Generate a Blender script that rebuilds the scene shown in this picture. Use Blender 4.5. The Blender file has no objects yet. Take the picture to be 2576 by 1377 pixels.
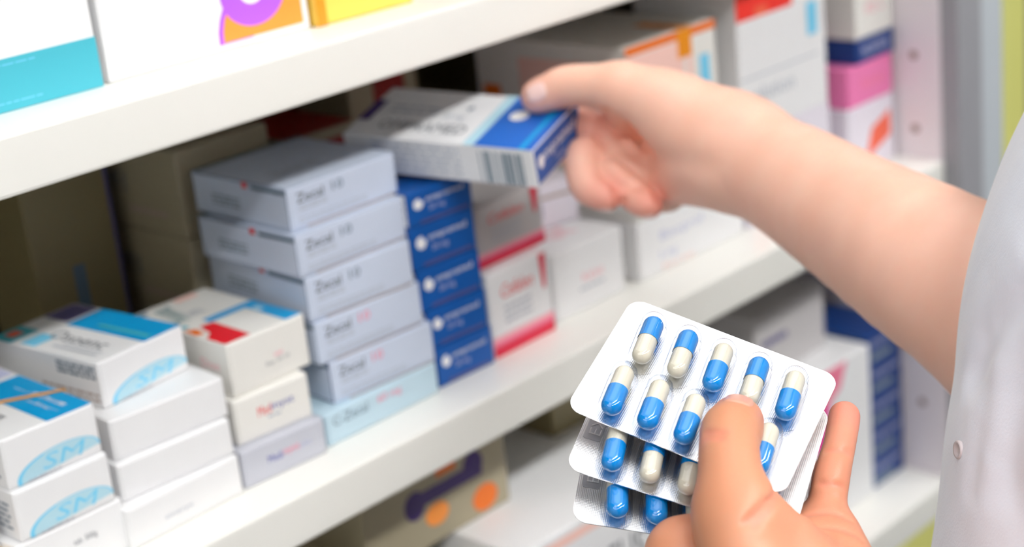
# Pharmacy shelf scene: cartons on white shelving, two hands, three capsule blister packs
CAM = ((0.0, -0.60092, 0.35717), (1.23414, 0.102713, -0.822766), 59.925)
LH = {'elbow': (0.4381, -0.42038, -0.08894, 0.038),
 'fore': (0.40744, -0.35626, -0.02123, 0.032),
 'index_base': (0.38284, -0.28267, 0.08125, 0.011),
 'index_mid': (0.39689, -0.28883, 0.08001, 0.0115),
 'ix_mcp': (0.41156, -0.28137, 0.0682, 0.0105),
 'ix_pip': (0.43051, -0.26404, 0.078, 0.0076),
 'ix_tip': (0.44401, -0.2591, 0.08513, 0.0065),
 'l_shoulder': (0.6029, -0.45654, 0.17311, 0.048),
 'md_mcp': (0.42325, -0.28787, 0.06617, 0.0105),
 'md_pip': (0.44454, -0.2713, 0.07853, 0.0078),
 'md_tip': (0.45821, -0.26402, 0.08679, 0.0068),
 'palm_r': (0.39515, -0.30249, 0.06304, 0.017),
 'palm_u': (0.41826, -0.31183, 0.06057, 0.015),
 'pk_base': (0.4401, -0.30201, 0.07906, 0.0066),
 'pk_dip': (0.45966, -0.29488, 0.09227, 0.0056),
 'pk_mcp': (0.43316, -0.30661, 0.07162, 0.009),
 'pk_pip': (0.4477, -0.29903, 0.08593, 0.0063),
 'pk_tip': (0.47063, -0.29009, 0.0975, 0.0057),
 'rg_mcp': (0.43233, -0.29478, 0.06549, 0.01),
 'rg_pip': (0.45502, -0.27941, 0.07769, 0.0075),
 'rg_tip': (0.46738, -0.27072, 0.08623, 0.0065),
 't_corner': (0.4216, -0.2827, 0.11349, 0.0062),
 't_dist': (0.41198, -0.28445, 0.114, 0.009300000000000001),
 't_ip': (0.40442, -0.28892, 0.11326, 0.009800000000000001),
 't_mcp': (0.38887, -0.30187, 0.0979, 0.0116),
 't_meta': (0.37951, -0.31116, 0.08651, 0.0132),
 't_prox': (0.39431, -0.29646, 0.10757, 0.0104),
 't_tip': (0.42054, -0.27956, 0.11407, 0.008199999999999999),
 'thenar': (0.39796, -0.3155, 0.07825, 0.0145),
 'wrist': (0.37197, -0.33144, 0.05013, 0.023)}
RH = {'elbow': (0.61452, -0.30701, 0.07417, 0.04),
 'fore1': (0.65303, -0.14513, 0.11588, 0.028),
 'fore2': (0.64012, -0.18617, 0.10674, 0.031),
 'fore3': (0.61459, -0.25122, 0.09622, 0.0365),
 'hypo': (0.65795, -0.08108, 0.1098, 0.015),
 'hypo2': (0.65736, -0.0709, 0.1049, 0.011),
 'ix_dip': (0.65965, -0.00068, 0.12424, 0.0083),
 'ix_mcp': (0.665, -0.04905, 0.09785, 0.008),
 'ix_pip': (0.65405, -0.01954, 0.12935, 0.008),
 'ix_tip': (0.6534, 0.00655, 0.11402, 0.008),
 'md_dip': (0.63186, -0.03251, 0.10656, 0.0086),
 'md_mcp': (0.66672, -0.0511, 0.09717, 0.009),
 'md_pip': (0.64558, -0.02385, 0.1186, 0.009),
 'md_tip': (0.63153, -0.04674, 0.10137, 0.0074),
 'palm': (0.67739, -0.06918, 0.11263, 0.016),
 'r_shoulder': (0.84693, -0.39188, 0.07066, 0.05),
 'rg_dip': (0.64282, -0.05628, 0.09889, 0.0074),
 'rg_mcp': (0.66456, -0.05806, 0.09692, 0.009),
 'rg_pip': (0.6463, -0.0394, 0.10979, 0.008),
 'rg_tip': (0.64219, -0.06594, 0.09627, 0.0062),
 't_dist': (0.63383, -0.01151, 0.15319, 0.009800000000000001),
 't_ip': (0.63793, -0.01894, 0.15557, 0.0108),
 't_mcp': (0.64758, -0.04847, 0.15486, 0.012199999999999999),
 't_meta': (0.65466, -0.06904, 0.14579, 0.019),
 't_prox': (0.64221, -0.03325, 0.15656, 0.0108),
 't_tip': (0.63017, -0.00589, 0.15106, 0.0091),
 'thenar': (0.65986, -0.0866, 0.1329, 0.0245),
 'web': (0.69075, -0.01864, 0.11458, 0.014),
 'web_low': (0.68549, -0.04058, 0.10499, 0.016),
 'wrist': (0.66092, -0.10722, 0.12366, 0.0246)}
COAT = [(0.67468, -0.43687, 0.17653, 0.12), (0.64861, -0.42212, 0.1534, 0.125), (0.62747, -0.41339, 0.12811, 0.13), (0.61187, -0.40992, 0.10339, 0.13),
 (0.60479, -0.41036, 0.08808, 0.13), (0.5973, -0.41318, 0.06713, 0.13), (0.58922, -0.41289, 0.05125, 0.13), (0.57925, -0.41478, 0.02711, 0.13),
 (0.55229, -0.42084, -0.04005, 0.135), (0.51177, -0.43335, -0.14792, 0.14)]
BUTTON = ((0.50082, -0.31814, 0.07883), (-0.77348, 0.61153, 0.15357))
PACKS = [((0.43145, -0.25901, 0.11575), (0.37204, 0.33046, -1.23352)), ((0.4239, -0.26168, 0.10166), (0.4061, 0.28665, -1.12149)),
 ((0.42081, -0.26129, 0.09021), (0.44669, 0.21466, -0.9583))]
HELD = ((0.5731, 0.08391, 0.11693), (0.21897, 0.04561, -1.31776), (0.11424, 0.05453, 0.02189))
CR = (0.67661, -0.72917, -0.10253)
CU = (0.30797, 0.15375, 0.93889)
PN = (-0.243, -0.40554, 0.88118)
PX = (0.31301, -0.8926, -0.32448)
PY = (0.91814, 0.19697, 0.34385)
CREASE_L = [([(0.39765, -0.28383, 0.11997), (0.39682, -0.28893, 0.12194), (0.39801, -0.29232, 0.12184)], 0.0011, 0.0009),
 ([(0.39564, -0.28493, 0.11892), (0.39485, -0.28983, 0.12098), (0.39577, -0.29295, 0.12094)], 0.0011, 0.0006),
 ([(0.39984, -0.3037, 0.10236), (0.39693, -0.30727, 0.10218), (0.3871, -0.3117, 0.10424), (0.37795, -0.31447, 0.10498)], 0.001, 0.0014),
 ([(0.39637, -0.30808, 0.10165), (0.38862, -0.31201, 0.10225), (0.38033, -0.31562, 0.10284)], 0.0012, 0.0009),
 ([(0.44923, -0.29498, 0.09616), (0.45189, -0.29996, 0.0946), (0.45594, -0.3034, 0.093)], 0.0011, 0.0013),
 ([(0.43587, -0.29928, 0.0905), (0.43902, -0.30446, 0.08898), (0.44388, -0.30818, 0.08634)], 0.0011, 0.0013),
 ([(0.42629, -0.30303, 0.08386), (0.43018, -0.30829, 0.08251), (0.43346, -0.313, 0.07785)], 0.0013, 0.0014),
 ([(0.41857, -0.31179, 0.07883), (0.42433, -0.31496, 0.07783), (0.42836, -0.31838, 0.07396)], 0.0014, 0.0014)]
CREASE_R = [([(0.64229, -0.11909, 0.14078), (0.63608, -0.11891, 0.12849), (0.63633, -0.12004, 0.11452)], 0.006, 0.0006),
 ([(0.63935, -0.04609, 0.14294), (0.64427, -0.05552, 0.13382), (0.65042, -0.06335, 0.11827)], 0.0036, 0.009),
 ([(0.64219, -0.07103, 0.12244), (0.64337, -0.09343, 0.12505), (0.6451, -0.11036, 0.12465)], 0.007, 0.0018),
 ([(0.64698, -0.03089, 0.12847), (0.64574, -0.04076, 0.11807), (0.64908, -0.0517, 0.10876)], 0.0026, 0.0042),
 ([(0.65021, -0.06411, 0.1163), (0.64449, -0.06571, 0.1075), (0.64353, -0.07144, 0.10001)], 0.003, 0.004),
 ([(0.63216, -0.04479, 0.11268), (0.63365, -0.05219, 0.10679), (0.63888, -0.05986, 0.10795)], 0.0024, 0.0042),
 ([(0.63026, -0.05517, 0.10601), (0.63007, -0.05742, 0.10105), (0.63009, -0.05689, 0.09608)], 0.0022, 0.0045)]
NAIL_L = ((0.41888, -0.28228, 0.11917),)
NAIL_R = ((0.62264, -0.01107, 0.15566),)
FOLDS = [([(0.50952, -0.34856, 0.14129), (0.50729, -0.34038, 0.13815), (0.50658, -0.33284, 0.13071), (0.50739, -0.32462, 0.1247),
   (0.50804, -0.31874, 0.11665), (0.50886, -0.31545, 0.10673)],
  0.007, 0.007),
 ([(0.49725, -0.32266, 0.10803), (0.49404, -0.32531, 0.09611), (0.48993, -0.32632, 0.0857), (0.48372, -0.32643, 0.07285)], 0.004, 0.0018),
 ([(0.49553, -0.344, 0.12208), (0.48687, -0.34255, 0.1074), (0.48029, -0.34728, 0.0844)], 0.012, 0.004)]
EXPO = -1.13
LH_fp = (-8.16083, -6.82069, 4.93994)
import bpy, bmesh, math, random
import numpy as np
from mathutils import Vector, Matrix, Euler
random.seed(7)
SC = bpy.context.scene
COL = SC.collection
S = 1/1.2          # shelf bay coordinates below are written in units of 1.2 m

# ------------------------------------------------------------------ materials
def mat(name, col, rough=.5, metal=0., spec=.5, **kw):
    m = bpy.data.materials.new(name); m.use_nodes = True
    p = m.node_tree.nodes['Principled BSDF']
    p.inputs['Base Color'].default_value = (*col, 1)
    p.inputs['Roughness'].default_value = rough
    p.inputs['Metallic'].default_value = metal
    p.inputs['Specular IOR Level'].default_value = spec
    for k, v in kw.items(): p.inputs[k.replace('_', ' ')].default_value = v
    return m
def srgb(r, g, b):
    f = lambda c: c/12.92 if c <= .04045 else ((c+.055)/1.055)**2.4
    return tuple(f(c/255) for c in (r, g, b))
def mottled(name, a, b, scale, rough=.5, bump=0., spec=.5, detail=4):
    m = mat(name, a, rough, spec=spec); nt = m.node_tree; n = nt.nodes; l = nt.links
    p = n['Principled BSDF']
    tc = n.new('ShaderNodeTexCoord'); nz = n.new('ShaderNodeTexNoise'); nz.inputs['Scale'].default_value = scale; nz.inputs['Detail'].default_value = detail
    mx = n.new('ShaderNodeMix'); mx.data_type = 'RGBA'
    mx.inputs['A'].default_value = (*a, 1); mx.inputs['B'].default_value = (*b, 1)
    l.new(tc.outputs['Object'], nz.inputs['Vector']); l.new(nz.outputs['Fac'], mx.inputs['Factor']); l.new(mx.outputs['Result'], p.inputs['Base Color'])
    if bump:
        bp = n.new('ShaderNodeBump'); bp.inputs['Strength'].default_value = bump; bp.inputs['Distance'].default_value = .001
        l.new(nz.outputs['Fac'], bp.inputs['Height']); l.new(bp.outputs['Normal'], p.inputs['Normal'])
    return m
M = {}
def card(key, rgb, rough=.42):
    c = srgb(*rgb)
    M[key] = mottled(key, c, tuple(x*.95 for x in c), 60, rough, .04)
card('white_card', (241, 241, 242)); card('cream_card', (238, 236, 230)); card('blue_grey_card', (206, 216, 234))
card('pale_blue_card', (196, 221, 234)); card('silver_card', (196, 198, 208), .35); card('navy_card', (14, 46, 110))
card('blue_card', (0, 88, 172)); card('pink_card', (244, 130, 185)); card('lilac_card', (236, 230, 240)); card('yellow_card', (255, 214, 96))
card('kraft_card', (140, 128, 92)); card('deep_blue_card', (18, 62, 132)); card('dim_card', (172, 162, 136))  # shelf shade put into the colours of the brownish and dim cards
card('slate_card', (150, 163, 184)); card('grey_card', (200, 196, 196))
INK = dict(black=(38, 40, 44), grey=(120, 124, 130), light_grey=(184, 190, 200), red=(232, 24, 40), cyan=(0, 160, 222), pale_cyan=(184, 222, 236), sky=(120, 208, 242),
           teal=(70, 180, 198), white=(248, 248, 250), purple=(184, 96, 234), violet=(60, 30, 110), orange=(255, 156, 60), deep_orange=(240, 120, 30), pink=(246, 178, 188),
           crimson=(222, 30, 70), rose=(244, 130, 160), blue=(30, 104, 200), indigo=(70, 74, 170), navy=(20, 40, 100), lavender=(190, 194, 224), dusk=(96, 90, 140),
           brown=(178, 160, 150), magenta=(240, 70, 160), scarlet=(250, 60, 50), coral=(250, 110, 80), slate=(96, 116, 134), gold=(252, 200, 70), steel=(130, 146, 158), ink_teal=(60, 130, 140), peach=(252, 208, 196),
           brick=(150, 20, 16), amber=(240, 150, 30))
for k, v in INK.items(): M['ink_'+k] = mat('ink_'+k, srgb(*v), .4)

M['shelf'] = mottled('shelf_laminate', srgb(243, 242, 236), srgb(238, 237, 230), 12, .32, .01)
M['back'] = mottled('back_board', srgb(70, 62, 8), srgb(60, 52, 6), 8, .6)  # beige board in shadow: the shade is put into this dark olive
M['panel'] = mottled('side_panel', srgb(238, 230, 234), srgb(232, 224, 230), 10, .4)
M['post'] = mottled('post_metal', srgb(160, 160, 164), srgb(150, 150, 156), 14, .4)
M['post_light'] = mottled('post_cover', srgb(194, 200, 206), srgb(186, 194, 200), 14, .4)
M['hole'] = mat('peg_hole', srgb(150, 128, 120), .8)
M['lime'] = mottled('lime_wall', srgb(246, 245, 150), srgb(240, 239, 138), 3, .55)
M['wall'] = mottled('wall_paint', srgb(120, 122, 124), srgb(112, 114, 116), 4, .7)
M['wall_light'] = mottled('light_wall_paint', srgb(232, 232, 232), srgb(226, 226, 226), 4, .7)
M['wall_dark'] = mottled('dark_wall_paint', srgb(70, 72, 76), srgb(64, 66, 70), 4, .7)
M['floor'] = mottled('floor_vinyl', srgb(118, 114, 108), srgb(106, 104, 100), 5, .35)
M['ceil'] = mottled('ceiling_tile', srgb(96, 96, 95), srgb(90, 90, 89), 6, .8)
M['frame'] = mat('lamp_frame', srgb(225, 225, 225), .4)
def lamp(name, col, strength):
    m = bpy.data.materials.new(name); m.use_nodes = True; nt = m.node_tree; nt.nodes.clear()
    e = nt.nodes.new('ShaderNodeEmission'); o = nt.nodes.new('ShaderNodeOutputMaterial')
    e.inputs[0].default_value = (*col, 1); e.inputs[1].default_value = strength; nt.links.new(e.outputs[0], o.inputs[0])
    return m
M['tube'] = lamp('tube_diffuser', (1, .995, .985), 92)
M['panel_side'] = lamp('side_panel_diffuser', (1, .995, .985), 12)  # diffuser of the added fill panel
M['panel_light'] = lamp('panel_diffuser', (1, .995, .985), 4.6)

# foil: embossed silver, a lattice of small dimples
def foil():
    m = mat('embossed_foil', (.95, .955, .97), .26, 1.); nt = m.node_tree; n = nt.nodes; l = nt.links
    tc = n.new('ShaderNodeTexCoord'); mp = n.new('ShaderNodeMapping'); mp.inputs['Rotation'].default_value = (0, 0, math.radians(45)); mp.inputs['Scale'].default_value = (2*math.pi/.00088,)*3
    l.new(tc.outputs['Object'], mp.inputs['Vector'])
    sx = n.new('ShaderNodeSeparateXYZ'); l.new(mp.outputs['Vector'], sx.inputs[0])
    def f(op, a, b=None):
        x = n.new('ShaderNodeMath'); x.operation = op
        for i, v in enumerate((a, b)):
            if v is None: continue
            if isinstance(v, (int, float)): x.inputs[i].default_value = v
            else: l.new(v, x.inputs[i])
        return x.outputs[0]
    h = f('MULTIPLY', f('COSINE', sx.outputs[0]), f('COSINE', sx.outputs[1]))
    h2 = f('MAXIMUM', h, -.2)
    bp = n.new('ShaderNodeBump'); bp.inputs['Strength'].default_value = .18; bp.inputs['Distance'].default_value = .0002
    l.new(h2, bp.inputs['Height']); l.new(bp.outputs['Normal'], n['Principled BSDF'].inputs['Normal'])
    return m
M['foil'] = foil()
M['foil_smooth'] = mat('flat_foil', (.62, .63, .67), .28, 1.)
def clear():
    m = bpy.data.materials.new('clear_film'); m.use_nodes = True; nt = m.node_tree; n = nt.nodes; l = nt.links; n.clear()
    o = n.new('ShaderNodeOutputMaterial'); t = n.new('ShaderNodeBsdfTransparent'); g = n.new('ShaderNodeBsdfGlossy'); mx = n.new('ShaderNodeMixShader'); fr = n.new('ShaderNodeFresnel')
    lw = n.new('ShaderNodeLayerWeight'); lw.inputs[0].default_value = .35; tm = n.new('ShaderNodeMix'); tm.data_type = 'RGBA'; tm.inputs['A'].default_value = (.99, .99, 1, 1); tm.inputs['B'].default_value = (.60, .64, .70, 1); l.new(lw.outputs['Facing'], tm.inputs['Factor']); l.new(tm.outputs['Result'], t.inputs[0]); g.inputs['Roughness'].default_value = .04; fr.inputs[0].default_value = 1.5
    gm = n.new('ShaderNodeNewGeometry'); mu = n.new('ShaderNodeMath'); mu.operation = 'SUBTRACT'; mu.use_clamp = True; l.new(fr.outputs[0], mu.inputs[0]); l.new(gm.outputs['Backfacing'], mu.inputs[1]); l.new(mu.outputs[0], mx.inputs[0]); l.new(t.outputs[0], mx.inputs[1]); l.new(g.outputs[0], mx.inputs[2]); l.new(mx.outputs[0], o.inputs[0])
    return m
M['clear'] = clear()
M['cap_blue'] = mat('capsule_blue', srgb(0, 142, 226), .16, spec=.6, Coat_Weight=.4, Coat_Roughness=.05)
M['cap_cream'] = mat('capsule_cream', srgb(226, 219, 198), .16, spec=.6, Coat_Weight=.4, Coat_Roughness=.05)
M['band'] = mat('rubber', srgb(226, 160, 70), .55)
def skin():
    m = mat('skin', (.8, .5, .36), .42, spec=.4); nt = m.node_tree; n = nt.nodes; l = nt.links; p = n['Principled BSDF']
    tc = n.new('ShaderNodeTexCoord'); nz = n.new('ShaderNodeTexNoise'); nz.inputs['Scale'].default_value = 55; nz.inputs['Detail'].default_value = 5
    at = n.new('ShaderNodeAttribute'); at.attribute_name = 'tint'
    a = n.new('ShaderNodeMix'); a.data_type = 'RGBA'; a.inputs['A'].default_value = (*srgb(252, 206, 185), 1); a.inputs['B'].default_value = (*srgb(246, 187, 162), 1)
    b = n.new('ShaderNodeMix'); b.data_type = 'RGBA'; b.inputs['B'].default_value = (*srgb(232, 130, 116), 1)
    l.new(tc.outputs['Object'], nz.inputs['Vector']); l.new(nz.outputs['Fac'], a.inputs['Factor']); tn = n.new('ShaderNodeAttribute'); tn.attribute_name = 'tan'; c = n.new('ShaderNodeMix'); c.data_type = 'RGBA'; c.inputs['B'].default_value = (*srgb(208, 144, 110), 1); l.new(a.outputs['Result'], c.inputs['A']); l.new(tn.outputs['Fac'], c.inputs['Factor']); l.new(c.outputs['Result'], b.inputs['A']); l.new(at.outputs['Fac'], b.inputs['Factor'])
    l.new(b.outputs['Result'], p.inputs['Base Color'])
    p.inputs['Subsurface Weight'].default_value = .2; p.inputs['Subsurface Radius'].default_value = (1, .35, .2); p.inputs['Subsurface Scale'].default_value = .004
    vz = n.new('ShaderNodeTexVoronoi'); vz.inputs['Scale'].default_value = 1500; l.new(tc.outputs['Object'], vz.inputs['Vector'])
    bp = n.new('ShaderNodeBump'); bp.inputs['Strength'].default_value = .12; bp.inputs['Distance'].default_value = .0003
    l.new(vz.outputs['Distance'], bp.inputs['Height']); l.new(bp.outputs['Normal'], p.inputs['Normal'])
    return m
M['skin'] = skin()
M['nail'] = mat('fingernail', srgb(246, 208, 200), .3, spec=.5)
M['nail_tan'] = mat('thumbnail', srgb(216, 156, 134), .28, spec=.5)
def cloth():
    m = mat('white_cotton', srgb(238, 243, 255), .85, spec=.2, Sheen_Weight=.45, Sheen_Roughness=.5); nt = m.node_tree; n = nt.nodes; l = nt.links
    tc = n.new('ShaderNodeTexCoord'); w = n.new('ShaderNodeTexNoise'); w.inputs['Scale'].default_value = 900; nz = n.new('ShaderNodeTexNoise'); nz.inputs['Scale'].default_value = 14; nz.inputs['Detail'].default_value = 3
    for x in (w, nz): l.new(tc.outputs['Object'], x.inputs['Vector'])
    b1 = n.new('ShaderNodeBump'); b1.inputs['Strength'].default_value = .25; b1.inputs['Distance'].default_value = .0006
    b2 = n.new('ShaderNodeBump'); b2.inputs['Strength'].default_value = .5; b2.inputs['Distance'].default_value = .012
    l.new(w.outputs['Fac'], b1.inputs['Height']); l.new(nz.outputs['Fac'], b2.inputs['Height']); l.new(b1.outputs['Normal'], b2.inputs['Normal']); l.new(b2.outputs['Normal'], n['Principled BSDF'].inputs['Normal'])
    return m
M['cloth'] = cloth()
M['hair'] = mottled('dark_hair', srgb(40, 30, 26), srgb(58, 44, 36), 90, .45, .3)
M['eye'] = mat('eye_white', srgb(70, 50, 40), .1)
M['trousers'] = mottled('dark_trousers', srgb(60, 62, 70), srgb(54, 56, 64), 60, .8)
M['shoe'] = mat('white_shoe', srgb(225, 225, 225), .5)
M['button'] = mat('button_plastic', srgb(214, 204, 206), .25)

# ------------------------------------------------------------------ object helpers
def mesh_obj(name, bm, mats, parent=None, smooth=False):
    me = bpy.data.meshes.new(name); bm.to_mesh(me); bm.free()
    for m in mats: me.materials.append(m)
    if smooth:
        for p in me.polygons: p.use_smooth = True
    o = bpy.data.objects.new(name, me); COL.objects.link(o)
    if parent: o.parent = parent
    return o
def empty(name, loc=(0, 0, 0), rot=(0, 0, 0)):
    o = bpy.data.objects.new(name, None); COL.objects.link(o); o.location = loc; o.rotation_euler = rot; o.empty_display_size = .01
    return o
def tag(o, label, cat, group=None):
    o['label'] = label; o['category'] = cat
    if group: o['group'] = group
    return o
def structure(o): o['kind'] = 'structure'; return o
def box(bm, a, b, mi=0, bevel=0., seg=2):
    r = bmesh.ops.create_cube(bm, size=1)
    vs = r['verts']
    for v in vs: v.co = Vector([a[i] + (v.co[i]+.5)*(b[i]-a[i]) for i in range(3)])
    fs = list({f for v in vs for f in v.link_faces})
    if bevel:
        g = bmesh.ops.bevel(bm, geom=list({e for f in fs for e in f.edges}), offset=bevel, segments=seg, affect='EDGES', profile=.6)
        fs = list(set(g['faces']) | {f for f in fs if f.is_valid})
    for f in fs: f.material_index = mi
    return fs
_text = {}
def text_mesh(s):
    """outline of a word, scaled to the unit square"""
    if s not in _text:
        cu = bpy.data.curves.new('word', 'FONT'); cu.body = s; cu.resolution_u = 2
        o = bpy.data.objects.new('word', cu); COL.objects.link(o)
        dg = bpy.context.evaluated_depsgraph_get(); me = o.evaluated_get(dg).to_mesh()
        vs = np.array([v.co[:2] for v in me.vertices]); ps = [list(p.vertices) for p in me.polygons]
        lo, hi = vs.min(0), vs.max(0); vs = (vs-lo)/(hi-lo)
        o.evaluated_get(dg).to_mesh_clear(); bpy.data.objects.remove(o); bpy.data.curves.remove(cu)
        _text[s] = (vs, ps)
    return _text[s]
class Face:
    """places flat print on one face of a carton: u,v in 0..1 across the face"""
    def __init__(s, bm, o, eu, ev, n, mats): s.bm, s.o, s.eu, s.ev, s.n, s.mats, s.k = bm, Vector(o), Vector(eu), Vector(ev), Vector(n), mats, 0
    def mi(s, ink):
        m = M['ink_'+ink]
        if m not in s.mats: s.mats.append(m)
        return s.mats.index(m)
    def p(s, u, v): return s.o + s.eu*u + s.ev*v + s.n*(.00012 + .00003*s.k)
    def poly(s, ink, pts):
        f = s.bm.faces.new([s.bm.verts.new(s.p(*q)) for q in pts]); f.material_index = s.mi(ink); s.k += 1
        f.normal_update()
        if f.normal.dot(s.n) < 0: f.normal_flip()
    def rect(s, ink, u0, v0, u1, v1): s.poly(ink, [(u0, v0), (u1, v0), (u1, v1), (u0, v1)])
    def text(s, ink, t, u0, v0, u1, v1, slant=0.):
        vs, ps = text_mesh(t); mi = s.mi(ink)
        bv = [s.bm.verts.new(s.p(u0+(u1-u0)*x + slant*y, v0+(v1-v0)*y)) for x, y in vs]
        for q in ps:
            try: f = s.bm.faces.new([bv[i] for i in q]); f.material_index = mi; f.normal_update(); (f.normal.dot(s.n) < 0) and f.normal_flip()
            except ValueError: pass
        s.k += 1
    def arc(s, ink, cu, cv, ru, rv, a0=0, a1=360, n=36):
        s.poly(ink, [(cu+ru*math.cos(math.radians(a0+(a1-a0)*i/n)), cv+rv*math.sin(math.radians(a0+(a1-a0)*i/n))) for i in range(n+(0 if a1-a0 == 360 else 1))])
    def ring(s, ink, cu, cv, ru, rv, k, a0, a1, n=28):
        mi = s.mi(ink); pa = []
        for i in range(n+1):
            a = math.radians(a0+(a1-a0)*i/n); c, q = math.cos(a), math.sin(a)
            pa.append((s.bm.verts.new(s.p(cu+ru*c, cv+rv*q)), s.bm.verts.new(s.p(cu+ru*k*c, cv+rv*k*q))))
        for (a, b), (c, d) in zip(pa, pa[1:]):
            f = s.bm.faces.new((a, c, d, b)); f.material_index = mi; f.normal_update(); (f.normal.dot(s.n) < 0) and f.normal_flip()
        s.k += 1
    def lines(s, ink, u0, u1, vs, h, seed=0):
        r = random.Random(seed)
        for v in vs:
            u = u0
            while u < u1-.01:
                w = min(r.uniform(.03, .1), u1-u); s.rect(ink, u, v, u+w, v+h); u += w+.012
                s.k -= 1
        s.k += 1
def carton(name, label, cat, group, base, x, y, yaw, w, d, h, z, front=None, top=None, left=None, side=None, topm=None, flap=True, scale=S, roll=0.):
    """a folding carton: front-left-bottom corner (x,y,z), width, depth into the shelf, height"""
    w, d, h = w*scale, d*scale, h*scale - .0003
    bm = bmesh.new(); mats = [M[base], M[side or base], M[topm or base]]
    for f in box(bm, (0, 0, 0), (w, d, h), 0, .0009, 2):
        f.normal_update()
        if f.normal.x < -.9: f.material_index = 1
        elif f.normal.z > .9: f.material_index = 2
    if top: top(Face(bm, (0, 0, h), (w, 0, 0), (0, d, 0), (0, 0, 1), mats))
    if left: left(Face(bm, (0, d, 0), (0, -d, 0), (0, 0, h), (-1, 0, 0), mats))
    o = mesh_obj(name, bm, mats); o.location = (x*scale, y*scale, z*scale+.0002); o.rotation_euler = (0, roll, math.radians(yaw))
    tag(o, label, cat, group)
    bm = bmesh.new(); mats = [M[base]]; e = .0012
    box(bm, (e, -.0004, e), (w-e, .0004, h-e*.6), 0, .0003, 1)
    if front: front(Face(bm, (0, -.0004, 0), (w, 0, 0), (0, 0, h), (0, -1, 0), mats))
    f = mesh_obj('end_flap', bm, mats, o)
    return o

# ------------------------------------------------------------------ camera and view
cam = bpy.data.cameras.new('camera'); co = bpy.data.objects.new('camera', cam); COL.objects.link(co); SC.camera = co
co.location = CAM[0]; co.rotation_euler = CAM[1]; cam.lens = CAM[2]; cam.sensor_width = 36; cam.clip_start = .02
cam.dof.use_dof = True; cam.dof.focus_distance = .606; cam.dof.aperture_fstop = 7.2
SC.view_settings.view_transform = 'Standard'; SC.view_settings.look = 'None'; SC.view_settings.gamma = 1; SC.view_settings.exposure = EXPO
w = bpy.data.worlds.new('daylight'); SC.world = w; w.use_nodes = True
w.node_tree.nodes['Background'].inputs[0].default_value = (.95, .97, 1, 1); w.node_tree.nodes['Background'].inputs[1].default_value = .3

# ------------------------------------------------------------------ room
X0, X1, Y0, Y1, Z0, Z1 = -2.2, 2.6, -2.6, .42, -1.2, 1.5
def slab(name, a, b, m): 
    bm = bmesh.new(); box(bm, a, b); return structure(mesh_obj(name, bm, [m]))
slab('floor', (X0, Y0, Z0-.05), (X1, Y1, Z0), M['floor']); slab('ceiling', (X0, Y0, Z1), (X1, Y1, Z1+.05), M['ceil'])
slab('wall_back', (X0, Y1, Z0), (X1, Y1+.05, Z1), M['wall']); slab('wall_front', (X0, Y0-.05, Z0), (X1, Y0, Z1), M['wall_dark'])
slab('wall_left', (X0-.05, Y0, Z0), (X0, Y1, Z1), M['wall_light']); slab('wall_right', (X1, Y0, Z0), (X1+.05, Y1, Z1), M['wall'])
slab('trim_1', (1.2, Y1-.012, Z0), (1.976, Y1, Z1), M['lime'])

def ceiling_light(label, x, y, lx, ly, m, zz=Z1):
    o = empty('ceiling_light', (x, y, zz)); tag(o, label, 'ceiling light')
    bm = bmesh.new()
    for a, b in (((-lx/2-.02, -ly/2-.02), (lx/2+.02, -ly/2)), ((-lx/2-.02, ly/2), (lx/2+.02, ly/2+.02)), ((-lx/2-.02, -ly/2), (-lx/2, ly/2)), ((lx/2, -ly/2), (lx/2+.02, ly/2))):
        box(bm, (*a, -.03), (*b, 0))
    mesh_obj('frame', bm, [M['frame']], o)
    bm = bmesh.new(); box(bm, (-lx/2, -ly/2, -.022), (lx/2, ly/2, -.002)); mesh_obj('diffuser', bm, [m], o)
ceiling_light('long white strip light on the ceiling in front of the shelves', .9, -1.42, 3.0, .2, M['tube'])
ceiling_light('square white ceiling panel light above the shelves', .85, -.25, 1.7, 1.1, M['panel_light'])

ceiling_light('square white ceiling panel light left of the shelving bay', -1.35, -.95, 1.2, 1.2, M['panel_side'])  # unseen fill panel, added to brighten the coat and the arm's underside

# ------------------------------------------------------------------ shelving unit
PX = 1.262*S; T = .03*S; D = .30*S; XL = -.55
unit = empty('shelving_unit', (PX, 0, -.3035*S-T)); tag(unit, 'white laminate shelving bay with dark back board and grey end post', 'shelves')
def upart(name, a, b, m, bevel=.0012, parent=unit):
    bm = bmesh.new(); box(bm, a, b, 0, bevel, 2); o = mesh_obj(name, bm, [m], parent)
    if parent is unit: o.location = -unit.location
    return o
for z in (.25*S, 0, -.3035*S): 
    upart('shelf_board', (XL, 0, z-T), (PX, D, z), M['shelf'], .0016)
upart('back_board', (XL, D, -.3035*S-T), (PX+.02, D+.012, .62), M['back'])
bm = bmesh.new(); box(bm, (PX, .002, -.3035*S-T), (PX+.03, D, .62), 0, .001, 1)
sp = mesh_obj('side_panel', bm, [M['panel']], unit); sp.location = -unit.location
ME_HOLE = bpy.data.meshes.new('peg_hole'); bm = bmesh.new()
bmesh.ops.create_circle(bm, cap_ends=True, segments=16, radius=.0032, matrix=Matrix.Rotation(math.radians(-90), 4, 'Y')); bm.to_mesh(ME_HOLE); bm.free(); ME_HOLE.materials.append(M['hole'])
for k in range(-4, 5):
    if abs(.026*S + k*.0648*S - .25*S + T/2) < .02 or abs(.026*S + k*.0648*S + T/2) < .016: continue
    o = bpy.data.objects.new('peg_hole', ME_HOLE); COL.objects.link(o); o.parent = sp; o.location = (PX-.0003, .0275*S, .026*S + k*.0648*S)
upart('end_post', (PX+.0005, -.012, -.3035*S-T), (PX+.034, .002, .62), M['post'], .001)
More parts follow.
